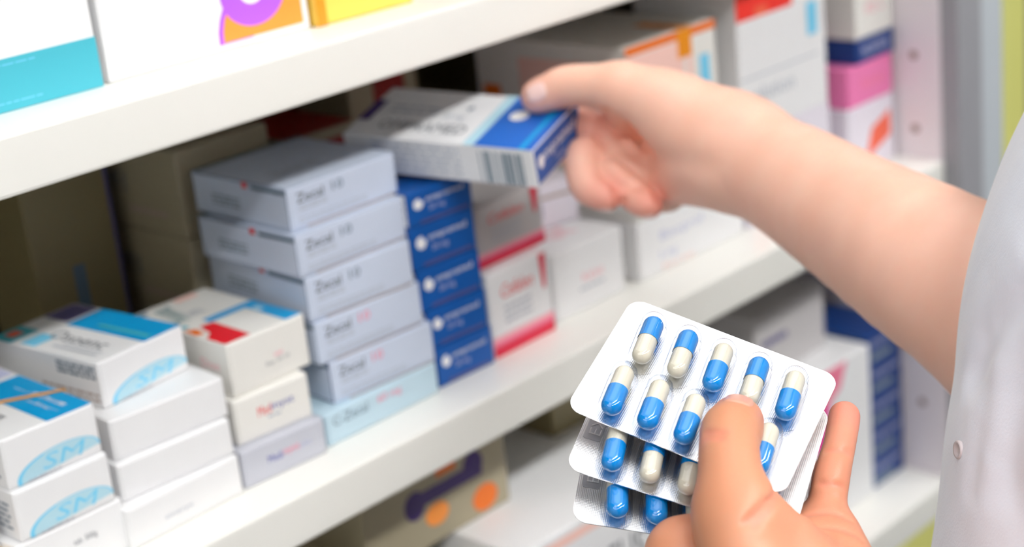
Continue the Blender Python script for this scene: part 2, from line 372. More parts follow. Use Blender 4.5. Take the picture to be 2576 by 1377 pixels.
upart('post_cover', (PX+.0345, -.010, -.3035*S-T), (PX+.068, .03, .62), M['post_light'], .001)
upart('side_panel', (XL-.02, 0, -.3035*S-T), (XL, D, .62), M['panel'])

# ------------------------------------------------------------------ cartons on the middle shelf
G_A = 'white cartons with cut oval logos'; 
def oval(f, seed=0, txt='SM'):
    def curve(k, a0, a1, n=24): return [(.54+.45*k*math.cos(math.radians(a0+(a1-a0)*i/n)), max(.02, .13+.36*k*math.sin(math.radians(a0+(a1-a0)*i/n))-.09*math.cos(math.radians(a0+(a1-a0)*i/n))*-.6)) for i in range(n+1)]
    f.poly('pale_cyan', curve(1, 196, 0)); mi = f.mi('sky')
    for k, a0, a1 in ((.90, 196, 110), (.96, 110, 0)):
        P, Q = curve(1, a0, a1), curve(k, a0, a1); vp = [(f.bm.verts.new(f.p(*p)), f.bm.verts.new(f.p(*q))) for p, q in zip(P, Q)]
        for (p, q), (r, t) in zip(vp, vp[1:]):
            g = f.bm.faces.new((p, r, t, q)); g.material_index = mi; g.normal_update(); (g.normal.dot(f.n) < 0) and g.normal_flip()
    f.k += 1
    f.text('sky', txt, .36, .12, .78, .40, .06); f.lines('light_grey', .2, .55, (.03,), .025, seed)
def a_top(f):
    f.rect('cyan', .5, .0, .985, .62); f.rect('lavender', .55, .66, .97, .96)
    f.text('white', 'Paracet', .78, .08, .84, .5); f.text('white', '500 mg', .66, .05, .70, .3); f.text('grey', 'Osoenc', .18, .2, .34, .7)
def a_left(f):
    f.lines('slate', .55, .95, (.2, .32, .44, .56, .68), .05, 4)
def b1_top(f):
    f.rect('cyan', .55, .0, .99, .72); f.rect('dusk', .60, .75, .97, .98); f.rect('sky', .04, .6, .3, .74); f.rect('teal', .0, .8, .34, .99); f.rect('coral', .1, .86, .24, .95)
    f.rect('teal', .64, .04, .70, .5)
    vs, ps = text_mesh('Osoenc')                              # reads from the back of the carton to its front edge
    bv = [f.bm.verts.new(f.p(.25+.17*y, .66-.5*x)) for x, y in vs]
    for q in ps:
        try: g = f.bm.faces.new([bv[i] for i in q]); g.material_index = f.mi('grey'); g.normal_update(); (g.normal.z < 0) and g.normal_flip()
        except ValueError: pass
    f.k += 1
    f.rect('light_grey', .12, .1, .14, .5); f.rect('light_grey', .19, .1, .205, .45)
def b1_left(f):
    f.lines('slate', .62, .97, (.62, .72, .82), .06, 2); f.lines('brown', .45, .97, (.12, .24), .06, 3)
carton('medicine_carton', 'white carton at bottom of the left corner stack, below the oval logos', 'box', None, 'white_card', .3735, .036, -1, .066, .12, .0305, 0,
       front=lambda f: f.text('grey', 'tab. 500g', .5, .5, .72, .64))
carton('medicine_carton', 'lower carton with blue oval logo in the left corner stack', 'box', None, 'white_card', .3782, .0361, -1.3, .0578, .12, .0288, .0305, front=lambda f: oval(f, 1), left=a_left)
carton('medicine_carton', 'rubber-banded carton with cyan-striped top, topmost of the left corner stack', 'box', None, 'white_card', .3793, .0394, -1.0, .0567, .12, .0287, .0593, front=lambda f: oval(f, 2), top=a_top, left=a_left)
# corner carton at the frame edge
carton('medicine_carton', 'dark red and green carton at the far left edge of the middle shelf', 'box', None, 'white_card', .318, .05, 0, .055, .1, .045, 0,
       front=lambda f: (f.rect('crimson', 0, 0, 1, .35), f.rect('gold', .0, .36, 1, .6)))
# rubber band round the top carton
bm = bmesh.new()
def band_loop(bm, pts, r):
    n = len(pts); rings = []
    for i, p in enumerate(pts):
        t = (pts[(i+1) % n]-pts[i-1]).normalized(); a = t.orthogonal().normalized(); b = t.cross(a)
        rings.append((p, a, b))
    a0 = Vector((0, 1, 0)); R_ = []
    for p, a, b in rings:
        t = a.cross(b); u = (a0 - t*a0.dot(t)).normalized(); v = t.cross(u)
        R_.append([bm.verts.new(p + u*r*2.0*math.cos(k*math.pi/4) + v*r*.6*math.sin(k*math.pi/4)) for k in range(8)])
    for i in range(n):
        A, B = R_[i], R_[(i+1) % n]
        for k in range(8): bm.faces.new((A[k], A[(k+1) % 8], B[(k+1) % 8], B[k]))
w_, h_ = .0567*S, .0287*S
c4 = [(-.0006, .0, -.0004), (w_+.0006, .0, -.0004), (w_+.0006, .0, h_+.0005), (-.0006, .0, h_+.0005)]
pts = []
for i in range(4):
    a, b = Vector(c4[i]), Vector(c4[(i+1) % 4])
    for k in range(6): p = a.lerp(b, k/6); p.y = .024 + .028*(1-p.x/w_); pts.append(p)
band_loop(bm, pts, .0007)
o = mesh_obj('rubber_band', bm, [M['band']], None, True); o.location = (.3793*S, .0394*S, .0593*S+.0002); o.rotation_euler.z = math.radians(-1)
tag(o, 'orange rubber band slung across the cyan-striped top of the left corner stack', 'rubber band')

for i, (lab, a) in enumerate((('plain white carton at the bottom of the second stack from the left', (.4374, .0298, 2.0, .0799, .11, .0244, 0)),
               ('plain white carton in the middle of three under the SM oval carton', (.4428, .0397, -3.7, .0745, .11, .0225, .0244)),
               ('plain white carton directly under the SM oval carton', (.4459, .0444, -4.8, .0742, .11, .0242, .0469)))):
    carton('medicine_carton', lab, 'box', 'plain white cartons', 'white_card', *a, front=(lambda f: f.text('light_grey', 'zineryx', .3, .3, .55, .45)) if i == 0 else None)
carton('medicine_carton', 'carton with SM oval logo and cyan-striped top on three white cartons', 'box', None, 'white_card', .4552, .0600, 5.6, .0624, .096, .0276, .0711, front=lambda f: oval(f, 3), top=b1_top, left=b1_left)

def c1_top(f):
    f.poly('red', [(.02, .02), (.34, .02), (.36, .4), (.2, .42), (.14, .26), (-.0+.02, .2)]); f.poly('deep_orange', [(.02, .3), (.1, .28), (.14, .4), (.03, .44)])
    f.rect('cyan', .34, .42, .98, .5); f.poly('cyan', [(.78, .01), (.99, .01), (.99, .5), (.8, .5), (.8, .3)]); f.rect('pale_cyan', .82, .3, .9, .38)
    f.text('ink_teal', 'DONT', .12, .56, .3, .92, .1); f.text('light_grey', 'forte', .34, .6, .52, .74); f.rect('steel', .05, .9, .16, .97); f.rect('peach', .52, .9, .8, .97)
    f.rect('teal', .06, .46, .13, .51)
carton('medicine_carton', 'silver-grey carton at the foot of the red and blue topped stack', 'box', None, 'silver_card', .5200, .0343, -3.7, .0605, .1, .0235, 0,
       front=lambda f: (f.text('indigo', 'Medi', .3, .42, .47, .62), f.text('rose', 'nyst', .49, .42, .68, .62), f.text('lavender', 'plus', .7, .42, .82, .62)))
carton('medicine_carton', 'white carton with small red and blue lettering under the red patch carton', 'box', None, 'cream_card', .5256, .0419, -5.0, .0534, .1, .0283, .0235,
       front=lambda f: (f.text('red', 'Med', .3, .46, .47, .68), f.text('indigo', 'inyst', .48, .46, .78, .66), f.lines('light_grey', .42, .6, (.36,), .05, 5)))
carton('medicine_carton', 'white carton with red patch and cyan band on its top', 'box', None, 'cream_card', .5304, .0449, -.3, .0584, .097, .0332, .0518, top=c1_top,
       front=lambda f: (f.text('grey', 'Exp. 07.19', .44, .3, .74, .4), f.text('rose', 'tabl', .55, .45, .66, .52)),
       left=lambda f: f.text('pink', 'Don', .72, .45, .9, .62))

def d_front(num, ink):
    def fn(f):
        f.text('black', 'Zecal', .08, .6, .32, .82); f.text(ink, num, .40, .62, .5, .84); f.lines('light_grey', .09, .34, (.42, .49), .035, 6)
        f.lines('light_grey', .08, .7, (.14, .22), .03, 7); f.rect('brown', .14, .0, .97, .035)
    return fn
def d_left(f):
    f.rect('red', .55, .84, .6, .99); f.rect('slate', .64, .84, .99, .93); f.lines('steel', .2, .5, (.3, .4, .5), .05, 8)
GD = 'blue-grey cartons of the tall stack'
carton('medicine_carton', 'pale blue carton with pink dose lettering at the foot of the blue-grey stack', 'box', None, 'pale_blue_card', .5849, .0346, .2, .0956, .12, .0212, 0,
       front=lambda f: (f.text('slate', 'C-Zecal', .06, .55, .36, .85), f.text('rose', '60 mg', .45, .55, .66, .85)))
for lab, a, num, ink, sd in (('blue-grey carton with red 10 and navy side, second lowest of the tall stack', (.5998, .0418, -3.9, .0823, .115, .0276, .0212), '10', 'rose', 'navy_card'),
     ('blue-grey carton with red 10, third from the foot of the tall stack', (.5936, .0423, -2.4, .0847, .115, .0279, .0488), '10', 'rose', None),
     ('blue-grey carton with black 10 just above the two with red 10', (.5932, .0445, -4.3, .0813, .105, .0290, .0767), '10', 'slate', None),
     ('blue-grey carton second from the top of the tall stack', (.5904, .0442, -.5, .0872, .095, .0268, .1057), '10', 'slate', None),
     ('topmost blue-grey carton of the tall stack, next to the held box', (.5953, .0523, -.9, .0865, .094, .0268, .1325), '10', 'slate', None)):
    carton('medicine_carton', lab, 'box', GD, 'blue_grey_card', *a, front=d_front(num, ink), left=d_left, side=sd or 'slate_card', topm='slate_card',  # slate top: shadow of the shelf above put into its colour
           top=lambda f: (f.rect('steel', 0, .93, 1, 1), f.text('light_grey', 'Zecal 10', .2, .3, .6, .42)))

def e_front(f):
    f.arc('white', .16, .62, .075, .15); f.text('white', 'ompramed', .27, .58, .86, .76); f.text('lavender', '20 mg', .31, .32, .56, .5); f.rect('dusk', .16, .07, .92, .13)
    f.ring('blue', .16, .62, .075, .15, .7, 20, 70)
def e_left(f): f.rect('white', .72, .06, .98, .94); f.lines('slate', .74, .96, (.3, .5, .7), .06, 3)
GE = 'dark blue cartons of the middle stack'
EL = ['bottom carton of the dark blue stack beside the red-banded boxes', 'second carton from the bottom of the dark blue stack', 'middle carton of the five dark blue ones', 'dark blue carton second from the top of its stack', 'topmost dark blue carton, right under the held box']
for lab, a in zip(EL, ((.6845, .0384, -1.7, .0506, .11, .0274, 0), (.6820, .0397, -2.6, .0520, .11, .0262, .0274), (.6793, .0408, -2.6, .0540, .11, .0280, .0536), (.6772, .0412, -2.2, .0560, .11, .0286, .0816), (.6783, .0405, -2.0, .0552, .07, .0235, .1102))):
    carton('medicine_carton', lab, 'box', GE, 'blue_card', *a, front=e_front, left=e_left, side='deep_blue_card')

def f_front(f):
    f.text('red', 'Cefalen', .18, .66, .70, .82, .03); f.lines('light_grey', .22, .66, (.36, .44, .52), .035, 2)
    f.rect('crimson', 0, 0, 1, .13); f.rect('rose', 0, .13, 1, .19); f.rect('pink', 0, .19, 1, .24); f.poly('crimson', [(.83, .97), (.94, .97), (.91, .58), (.87, .54)])
carton('medicine_carton', 'lower of the two white boxes with red bands, standing on the shelf', 'box', None, 'white_card', .7389, .0402, 1.2, .0620, .07, .0599, 0, front=f_front)
carton('medicine_carton', 'upper of the two white boxes with red bands, below the held box', 'box', None, 'grey_card', .7444, .0515, 1.1, .0673, .07, .0427, .0599, front=f_front)
def g_front(f): f.text('pink', 'Kalvit', .4, .42, .7, .56); f.lines('light_grey', .35, .7, (.3,), .04, 3)
carton('medicine_carton', 'low white box with pale pink lettering right of the red-banded boxes', 'box', None, 'white_card', .8094, .0471, -.2, .0760, .1, .0497, 0, front=g_front, top=lambda f: f.text('pink', 'Kalvit', .35, .2, .7, .5))
carton('medicine_carton', 'white box with violet lettering set back on the pink-lettered box', 'box', None, 'lilac_card', .802, .105, -14, .085, .075, .033, .0497,
       front=lambda f: (f.text('dusk', 'MUCOTIN', .12, .25, .62, .6), f.rect('brown', 0, .66, 1, .74)))
carton('medicine_carton', 'wide white carton with faint blue lettering below the wrist', 'box', None, 'white_card', .9015, .0456, -.4, .128, .1, .045, 0,
       front=lambda f: (f.text('lavender', 'Bisoprol', .2, .5, .6, .72), f.text('lavender', '5 mg', .18, .2, .34, .38), f.text('peach', 'forte', .2, .04, .5, .14)))
carton('medicine_carton', 'big white box with orange top edge and cyan patch behind the raised hand', 'box', None, 'cream_card', .9036, .045, -.4, .1045, .15, .130, .045,
       front=lambda f: (f.rect('deep_orange', 0, .95, 1, 1), f.rect('peach', .03, .62, .62, .94), f.rect('peach', .66, .1, .72, .92), f.rect('amber', .56, .84, .72, 1), f.rect('sky', .80, .60, .91, .82), f.rect('white', .3, .64, .58, .76)),
       left=lambda f: (f.rect('deep_orange', .04, .55, .16, .72), f.rect('peach', .3, .5, .9, .9)), top=lambda f: f.rect('amber', .6, 0, .74, .3))
carton('medicine_carton', 'tall white box with red patch and cyan mark, right of the orange-edged box', 'box', None, 'white_card', 1.036, .045, -.4, .1185, .1, .122, .0745,
       front=lambda f: (f.rect('scarlet', .0, .74, .62, 1), f.rect('coral', .2, .74, .34, .8), f.rect('sky', .78, .50, .90, .72), f.rect('light_grey', .02, .36, .9, .37), f.text('light_grey', 'solution', .08, .2, .6, .3)))
carton('medicine_carton', 'white box with orange corner mark under the red-patched tall box', 'box', None, 'lilac_card', 1.037, .045, -.4, .119, .1, .0745, 0,
       front=lambda f: (f.text('lavender', 'solution', .3, .66, .8, .86), f.rect('coral', .06, .12, .22, .4), f.rect('pink', .04, .04, .3, .12)))
GK = None
carton('medicine_carton', 'white carton with orange-red mark at the foot of the rightmost stack', 'box', None, 'lilac_card', 1.1825, .045, 0, .074, .08, .059, 0, front=lambda f: f.poly('coral', [(.35, .16), (.9, .4), (.9, .78), (.5, .6)]))
carton('medicine_carton', 'pink carton of the rightmost stack, under the navy carton', 'box', None, 'pink_card', 1.185, .045, 0, .070, .08, .035, .059, front=lambda f: f.text('rose', 'femina', .3, .4, .8, .66))
carton('medicine_carton', 'navy carton with pale lettering between the pink and the white one', 'box', None, 'deep_blue_card', 1.2, .045, 0, .059, .1, .021, .094, side='navy_card', front=lambda f: f.text('lavender', 'NORTEX', .15, .3, .85, .72))
carton('medicine_carton', 'white carton with pale red print at the top of the rightmost stack', 'box', None, 'cream_card', 1.2, .045, 0, .059, .1, .055, .115, side='grey_card', front=lambda f: f.text('pink', 'vita C', .25, .35, .75, .6))

# cartons standing deep in the middle shelf
carton('medicine_carton', 'tall narrow carton with upright dark lettering against the back board', 'box', None, 'kraft_card', .515, .215, 0, .064, .06, .165, 0,
       front=lambda f: (f.poly('slate', [(.42, .3), (.56, .3), (.56, .62), (.42, .62)]), f.rect('dusk', .96, 0, 1, 1)))
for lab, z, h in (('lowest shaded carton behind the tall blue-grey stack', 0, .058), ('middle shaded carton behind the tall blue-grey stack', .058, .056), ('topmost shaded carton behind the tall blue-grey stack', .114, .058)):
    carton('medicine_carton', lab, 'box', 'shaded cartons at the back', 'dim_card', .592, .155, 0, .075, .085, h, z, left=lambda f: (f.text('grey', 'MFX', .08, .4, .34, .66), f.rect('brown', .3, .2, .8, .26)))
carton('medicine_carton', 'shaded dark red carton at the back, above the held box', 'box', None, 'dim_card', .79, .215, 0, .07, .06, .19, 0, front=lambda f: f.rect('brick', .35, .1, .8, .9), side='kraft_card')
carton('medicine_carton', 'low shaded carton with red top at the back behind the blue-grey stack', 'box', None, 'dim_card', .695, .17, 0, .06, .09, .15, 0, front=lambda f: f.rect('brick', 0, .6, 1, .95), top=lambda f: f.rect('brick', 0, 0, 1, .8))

# ------------------------------------------------------------------ upper shelf
carton('medicine_carton', 'white box with teal base band at the left end of the upper shelf', 'box', None, 'white_card', .392, .0452, -1.6, .089, .1, .2, .25,
       front=lambda f: (f.rect('teal', 0, 0, 1, .132), f.lines('sky', .15, .6, (.02, .115), .003, 2)))
def u2f(f):
    f.poly('purple', [(.525, .018), (.528, .05), (.543, .08), (.567, .107), (.6, .13), (.7, .15), (.7, .018)])
    f.poly('orange', [(.55, .021), (.553, .05), (.567, .078), (.59, .1), (.62, .128), (.7, .16), (.965, .16), (.965, .021)])
    f.arc('purple', .725, .134, .165, .088); f.arc('white', .72, .136, .062, .034)
carton('medicine_carton', 'large white box with purple and orange emblem on the upper shelf', 'box', None, 'white_card', .4859, .0435, -.8, .1372, .1, .22, .25, front=u2f)
carton('medicine_carton', 'yellow box next to the emblem box on the upper shelf', 'box', None, 'yellow_card', .6261, .0386, -2.7, .0738, .1, .16, .25, front=lambda f: (f.lines('gold', .3, .85, (.1, .14, .18, .22), .012, 5), f.rect('amber', 0, 0, .1, 1)))

# ------------------------------------------------------------------ lower shelf
LZ = -.3035
carton('medicine_carton', 'white box with pink corner on the bottom shelf behind the fingers', 'box', None, 'white_card', 1.07, .045, -1, .13, .12, .147, LZ,
       front=lambda f: (f.poly('rose', [(.30, .99), (.72, .99), (.64, .84), (.52, .78), (.30, .78)]), f.poly('magenta', [(.30, .78), (.52, .78), (.45, .5), (.30, .5)]), f.rect('pink', 0, .1, .5, .3)))
NB = 5
BL = ['bottom blue carton of the stack on the bottom shelf', 'second blue carton from the bottom shelf board', 'middle blue carton of the stack on the bottom shelf', 'fourth blue carton up on the bottom shelf', 'topmost blue carton on the bottom shelf, close under the forearm']
for i in range(NB):
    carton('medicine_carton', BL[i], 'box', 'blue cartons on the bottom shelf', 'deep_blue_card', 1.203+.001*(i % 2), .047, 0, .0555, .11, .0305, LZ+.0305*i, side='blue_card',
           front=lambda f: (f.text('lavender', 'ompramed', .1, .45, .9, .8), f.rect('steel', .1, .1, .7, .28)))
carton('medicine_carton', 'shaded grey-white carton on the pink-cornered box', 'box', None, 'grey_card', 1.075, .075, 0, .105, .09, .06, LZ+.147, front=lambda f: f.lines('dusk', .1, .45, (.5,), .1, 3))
carton('medicine_carton', 'wide white box with pink edge line on the bottom shelf', 'box', None, 'white_card', .70, .0, -1, .30, .19, .185, LZ,
       front=lambda f: (f.rect('peach', 0, .93, 1, .97), f.text('grey', 'INFUS', .2, .66, .42, .82)))
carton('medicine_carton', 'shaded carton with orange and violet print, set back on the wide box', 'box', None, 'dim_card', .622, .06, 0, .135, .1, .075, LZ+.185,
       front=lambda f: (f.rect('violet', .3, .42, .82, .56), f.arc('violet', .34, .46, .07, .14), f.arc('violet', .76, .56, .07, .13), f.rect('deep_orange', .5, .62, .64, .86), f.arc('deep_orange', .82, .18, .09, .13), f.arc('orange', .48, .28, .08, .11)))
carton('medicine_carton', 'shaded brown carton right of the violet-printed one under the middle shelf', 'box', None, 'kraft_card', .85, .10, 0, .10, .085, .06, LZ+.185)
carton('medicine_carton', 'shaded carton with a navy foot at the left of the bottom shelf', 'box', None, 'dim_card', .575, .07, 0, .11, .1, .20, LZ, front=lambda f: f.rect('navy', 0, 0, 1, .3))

# ------------------------------------------------------------------ the box being taken out
hl, hw, hh = HELD[2]
bm = bmesh.new(); mats = [M['white_card']]
box(bm, (0, 0, 0), (hl, hw, hh), 0, .0009, 2)
f = Face(bm, (0, 0, hh), (hl, 0, 0), (0, hw, 0), (0, 0, 1), mats)
f.rect('blue', .70, .0, 1, 1); f.rect('pale_cyan', .645, 0, .70, 1); f.rect('cyan', .93, 0, .955, 1); f.rect('violet', .0, .30, .06, .72); f.arc('white', .79, .62, .045, .1)
f.text('grey', 'OMPRAMED', .14, .17, .6, .34); f.text('light_grey', '20 mg', .42, .42, .53, .55); f.text('slate', '+', .5, .62, .54, .74)
f.lines('light_grey', .12, .38, (.5, .6), .04, 3)
f = Face(bm, (0, 0, 0), (hl, 0, 0), (0, 0, hh), (0, -1, 0), mats)
f.lines('light_grey', .15, .62, (.15, .32, .48, .64, .8), .06, 9)
r = random.Random(3); u = .72
while u < .955: wv = r.choice((.006, .012, .02)); f.rect('steel', u, .04, u+wv, .88); u += wv+r.choice((.006, .012, .02))
held = mesh_obj('medicine_carton', bm, mats); held.location = HELD[0]; held.rotation_euler = HELD[1]
tag(held, 'white carton with blue end held between thumb and fingers of the raised hand', 'box')
bm = bmesh.new(); mats = [M['blue_card']]; e = .0012
box(bm, (hl-.0004, e, e), (hl+.0004, hw-e, hh-e), 0, .0003, 1)
f = Face(bm, (hl+.0004, 0, 0), (0, hw, 0), (0, 0, hh), (1, 0, 0), mats)
f.text('white', 'ompramed', .12, .42, .86, .78); f.arc('white', .12, .55, .05, .16); f.text('lavender', '20 mg', .42, .12, .62, .34)
mesh_obj('end_flap', bm, mats, held)

# ------------------------------------------------------------------ blister packs
def rounded(w, h, r, cx=0, cy=0, n=8):
    out = []
    for sx, sy, a0 in ((1, 1, 0), (-1, 1, 90), (-1, -1, 180), (1, -1, 270)):
        for i in range(n+1):
            a = math.radians(a0+90*i/n); out.append((cx+sx*(w/2-r)+r*math.cos(a), cy+sy*(h/2-r)+r*math.sin(a)))
    return out
def stadium(half, rad, z, n=10):
    out = []
    for s, a0 in ((1, 0), (-1, 180)):
        for i in range(n+1):
            a = math.radians(a0+180*i/n); out.append(Vector((rad*math.cos(a), s*half+rad*math.sin(a), z)))
    return out
def loft(bm, rings, cap=True):
    vr = [[bm.verts.new(p) for p in r] for r in rings]
    for A, B in zip(vr, vr[1:]):
        n = len(A)
        for i in range(n): bm.faces.new((A[i], A[(i+1) % n], B[(i+1) % n], B[i]))
    if cap: bm.faces.new(vr[-1])
def half_capsule(bm, r, y_end, y_mid, n=20):
    """one shell: domed at y_end, open at y_mid"""
    s = 1 if y_end > y_mid else -1; prof = [(r, y_mid)]
    for i in range(8):
        a = math.pi/2*i/8; prof.append((r*math.cos(a), y_end - s*r + s*r*math.sin(a)))
    rings = [[bm.verts.new((q*math.cos(2*math.pi*k/n), y, q*math.sin(2*math.pi*k/n))) for k in range(n)] for q, y in prof]
    for A, B in zip(rings, rings[1:]):
        for k in range(n): bm.faces.new((A[k], A[(k+1) % n], B[(k+1) % n], B[k]))
    t = bm.verts.new((0, y_end, 0))
    for k in range(n): bm.faces.new((rings[-1][k], rings[-1][(k+1) % n], t))
    bmesh.ops.recalc_face_normals(bm, faces=bm.faces)
def temp_mesh(name, bm, m):
    me = bpy.data.meshes.new(name); bm.to_mesh(me); bm.free(); me.materials.append(m)
    for p in me.polygons: p.use_smooth = True
    return me
bm = bmesh.new(); half_capsule(bm, .0036, -.01085, .0006); ME_BODY = temp_mesh('capsule', bm, M['cap_cream'])
bm = bmesh.new(); half_capsule(bm, .0038, .01085, -.0002); ME_CAP = temp_mesh('capsule_cap', bm, M['cap_blue'])
bm = bmesh.new()
loft(bm, [stadium(.0076, r, z) for r, z in ((.0056, .0002), (.0052, .0006), (.0050, .0016), (.00485, .0040), (.0045, .0060), (.0038, .0074), (.0026, .0082), (.0012, .0085))])
ME_POCKET = temp_mesh('pocket', bm, M['clear'])
def add(name, me, parent, loc, rz=0):
    o = bpy.data.objects.new(name, me); COL.objects.link(o); o.parent = parent; o.location = loc; o.rotation_euler.z = rz; return o
TILT = math.radians(7)
def blister(i, label, up, letters):
    loc, rot = PACKS[i]
    root = empty('blister_pack', loc, rot); tag(root, label, 'blister pack', 'capsule blister packs in the lower hand')
    bm = bmesh.new()
    ol = rounded(.080, .0588, .0056, 0, -.0004)
    a = [bm.verts.new((x, y, 0)) for x, y in ol]; b = [bm.verts.new((x, y, -.00035)) for x, y in ol]
    bm.faces.new(a); bm.faces.new(b[::-1])
    for k in range(len(a)): bm.faces.new((b[k], b[(k+1) % len(a)], a[(k+1) % len(a)], a[k]))
    foil_o = mesh_obj('foil_sheet', bm, [M['foil']], root)
    if i: stamp(root, letters)
    for row, y in ((0, .0090), (1, -.0173)):
        for c in range(5):
            x = -.0260 + .01345*c
            add('pocket', ME_POCKET, root, (x, y, 0), TILT)
            flip = up[row][c]
            cp = add('capsule', ME_BODY, root, (x, y, .0041), TILT + (0 if flip else math.pi))
            add('capsule_cap', ME_CAP, cp, (0, 0, 0))
    return root
def stamp(root, letters):
    bm = bmesh.new(); mats = [M['foil_smooth']]
    q = [bm.verts.new((x, y, .0001)) for x, y in rounded(.0062, .030, .001, -.0352, .0)]; bm.faces.new(q)
    mesh_obj('stamped_strip', bm, mats, root)
    bm = bmesh.new(); mats = [M['foil']]
    vs, ps = text_mesh(letters); bv = [bm.verts.new((-.0328 - .0042*y, -.0125+.0115*x, .00022)) for x, y in vs]
    for p in ps:
        try: bm.faces.new([bv[j] for j in p])
        except ValueError: pass
    bmesh.ops.recalc_face_normals(bm, faces=bm.faces)
    mesh_obj('stamped_letters', bm, mats, root)
blister(0, 'uppermost capsule blister pack, held under the thumb', ((1, 1, 0, 1, 0), (0, 0, 0, 1, 0)), 'EXP')
blister(1, 'middle capsule blister pack of the fan, half under the uppermost', ((1, 0, 1, 0, 1), (0, 1, 1, 0, 1)), 'EXP')
blister(2, 'lowest capsule blister pack of the fan, touching the thumb base', ((1, 0, 1, 0, 1), (0, 0, 1, 0, 1)), 'EXP')

# ------------------------------------------------------------------ person: signed-distance bodies turned into one skin
def smin(a, b, k):
    h = np.maximum(k-np.abs(a-b), 0)/k
    return np.minimum(a, b) - h*h*k*.25
def seg_dist(P, a, b, ra, rb):
    ba = b-a; L2 = float(ba @ ba); pa = P-a
    h = np.clip((pa @ ba)/L2, 0, 1) if L2 > 1e-12 else np.zeros(P.shape[:-1])
    return np.linalg.norm(pa - h[..., None]*ba, axis=-1) - (ra+(rb-ra)*h)
def poly_dist(P, pts):
    d = None
    for a, b in zip(pts, pts[1:]):
        q = seg_dist(P, np.array(a), np.array(b), 0, 0); d = q if d is None else np.minimum(d, q)
    return d
class Field:
    """a blend of tapered limbs; every limb is a chain of (x, y, z, radius) joints"""
    def __init__(s): s.prims = []; s.mods = []
    def chain(s, pts, k, ki=.0006, n=4):
        p = np.array(pts, float); q = [p[0]]; e = np.concatenate([2*p[:1]-p[1:2], p, 2*p[-1:]-p[-2:-1]])      # spline through the joints
        for i in range(1, len(p)):
            a, b, c, d = e[i-1:i+3]
            for t in np.arange(1, n+1)/n: q.append(.5*(2*b + (c-a)*t + (2*a-5*b+4*c-d)*t*t + (3*b-a-3*c+d)*t**3))
        s.prims.append(([x.astype(np.float32) for x in q], k, ki))
    def project(s, P, it=12):
        P = np.array(P, float); e = .0004
        for _ in range(it):
            d = s.eval(P); g = np.stack([s.eval(P+e*np.eye(3)[i]) - s.eval(P-e*np.eye(3)[i]) for i in range(3)], -1)/(2*e)
            P = P - g*d[:, None]/np.maximum((g*g).sum(-1), .2)[:, None]
        return P
    def groove(s, pts, sig, amp): s.mods.append((pts, sig, amp))
    def limb(s, P, pts, ki):
        d = None
        for a, b in zip(pts, pts[1:]):
            q = seg_dist(P, a[:3], b[:3], a[3], b[3]); d = q if d is None else smin(d, q, ki)
        return d
    def eval(s, P):
        d = np.full(P.shape[:-1], 1e3)
        for pts, k, ki in s.prims: d = smin(d, s.limb(P, pts, ki), k)
        for pts, sig, amp in s.mods: d = d + amp*np.exp(-(poly_dist(P, pts)/sig)**2)
        return d
    def local(s, P, lo, hi):
        d = np.full(P.shape[:-1], .05, dtype=np.float32)
        for pts, k, ki in s.prims:
            A = np.array(pts); m = A[:, 3:]+k*1.3+.002
            if ((A[:, :3]-m).min(0) > hi).any() or ((A[:, :3]+m).max(0) < lo).any(): continue
            d = smin(d, s.limb(P, pts, ki), k)
        for pts, sig, amp in s.mods:
            q = np.array(pts)
            if (q.min(0)-3*sig > hi).any() or (q.max(0)+3*sig < lo).any(): continue
            d = d + amp*np.exp(-(poly_dist(P, pts)/sig)**2)
        return d
    def bounds(s, pad):
        A = np.array([p for pts, k, ki in s.prims for p in pts]); return (A[:, :3]-A[:, 3:]).min(0)-pad, (A[:, :3]+A[:, 3:]).max(0)+pad
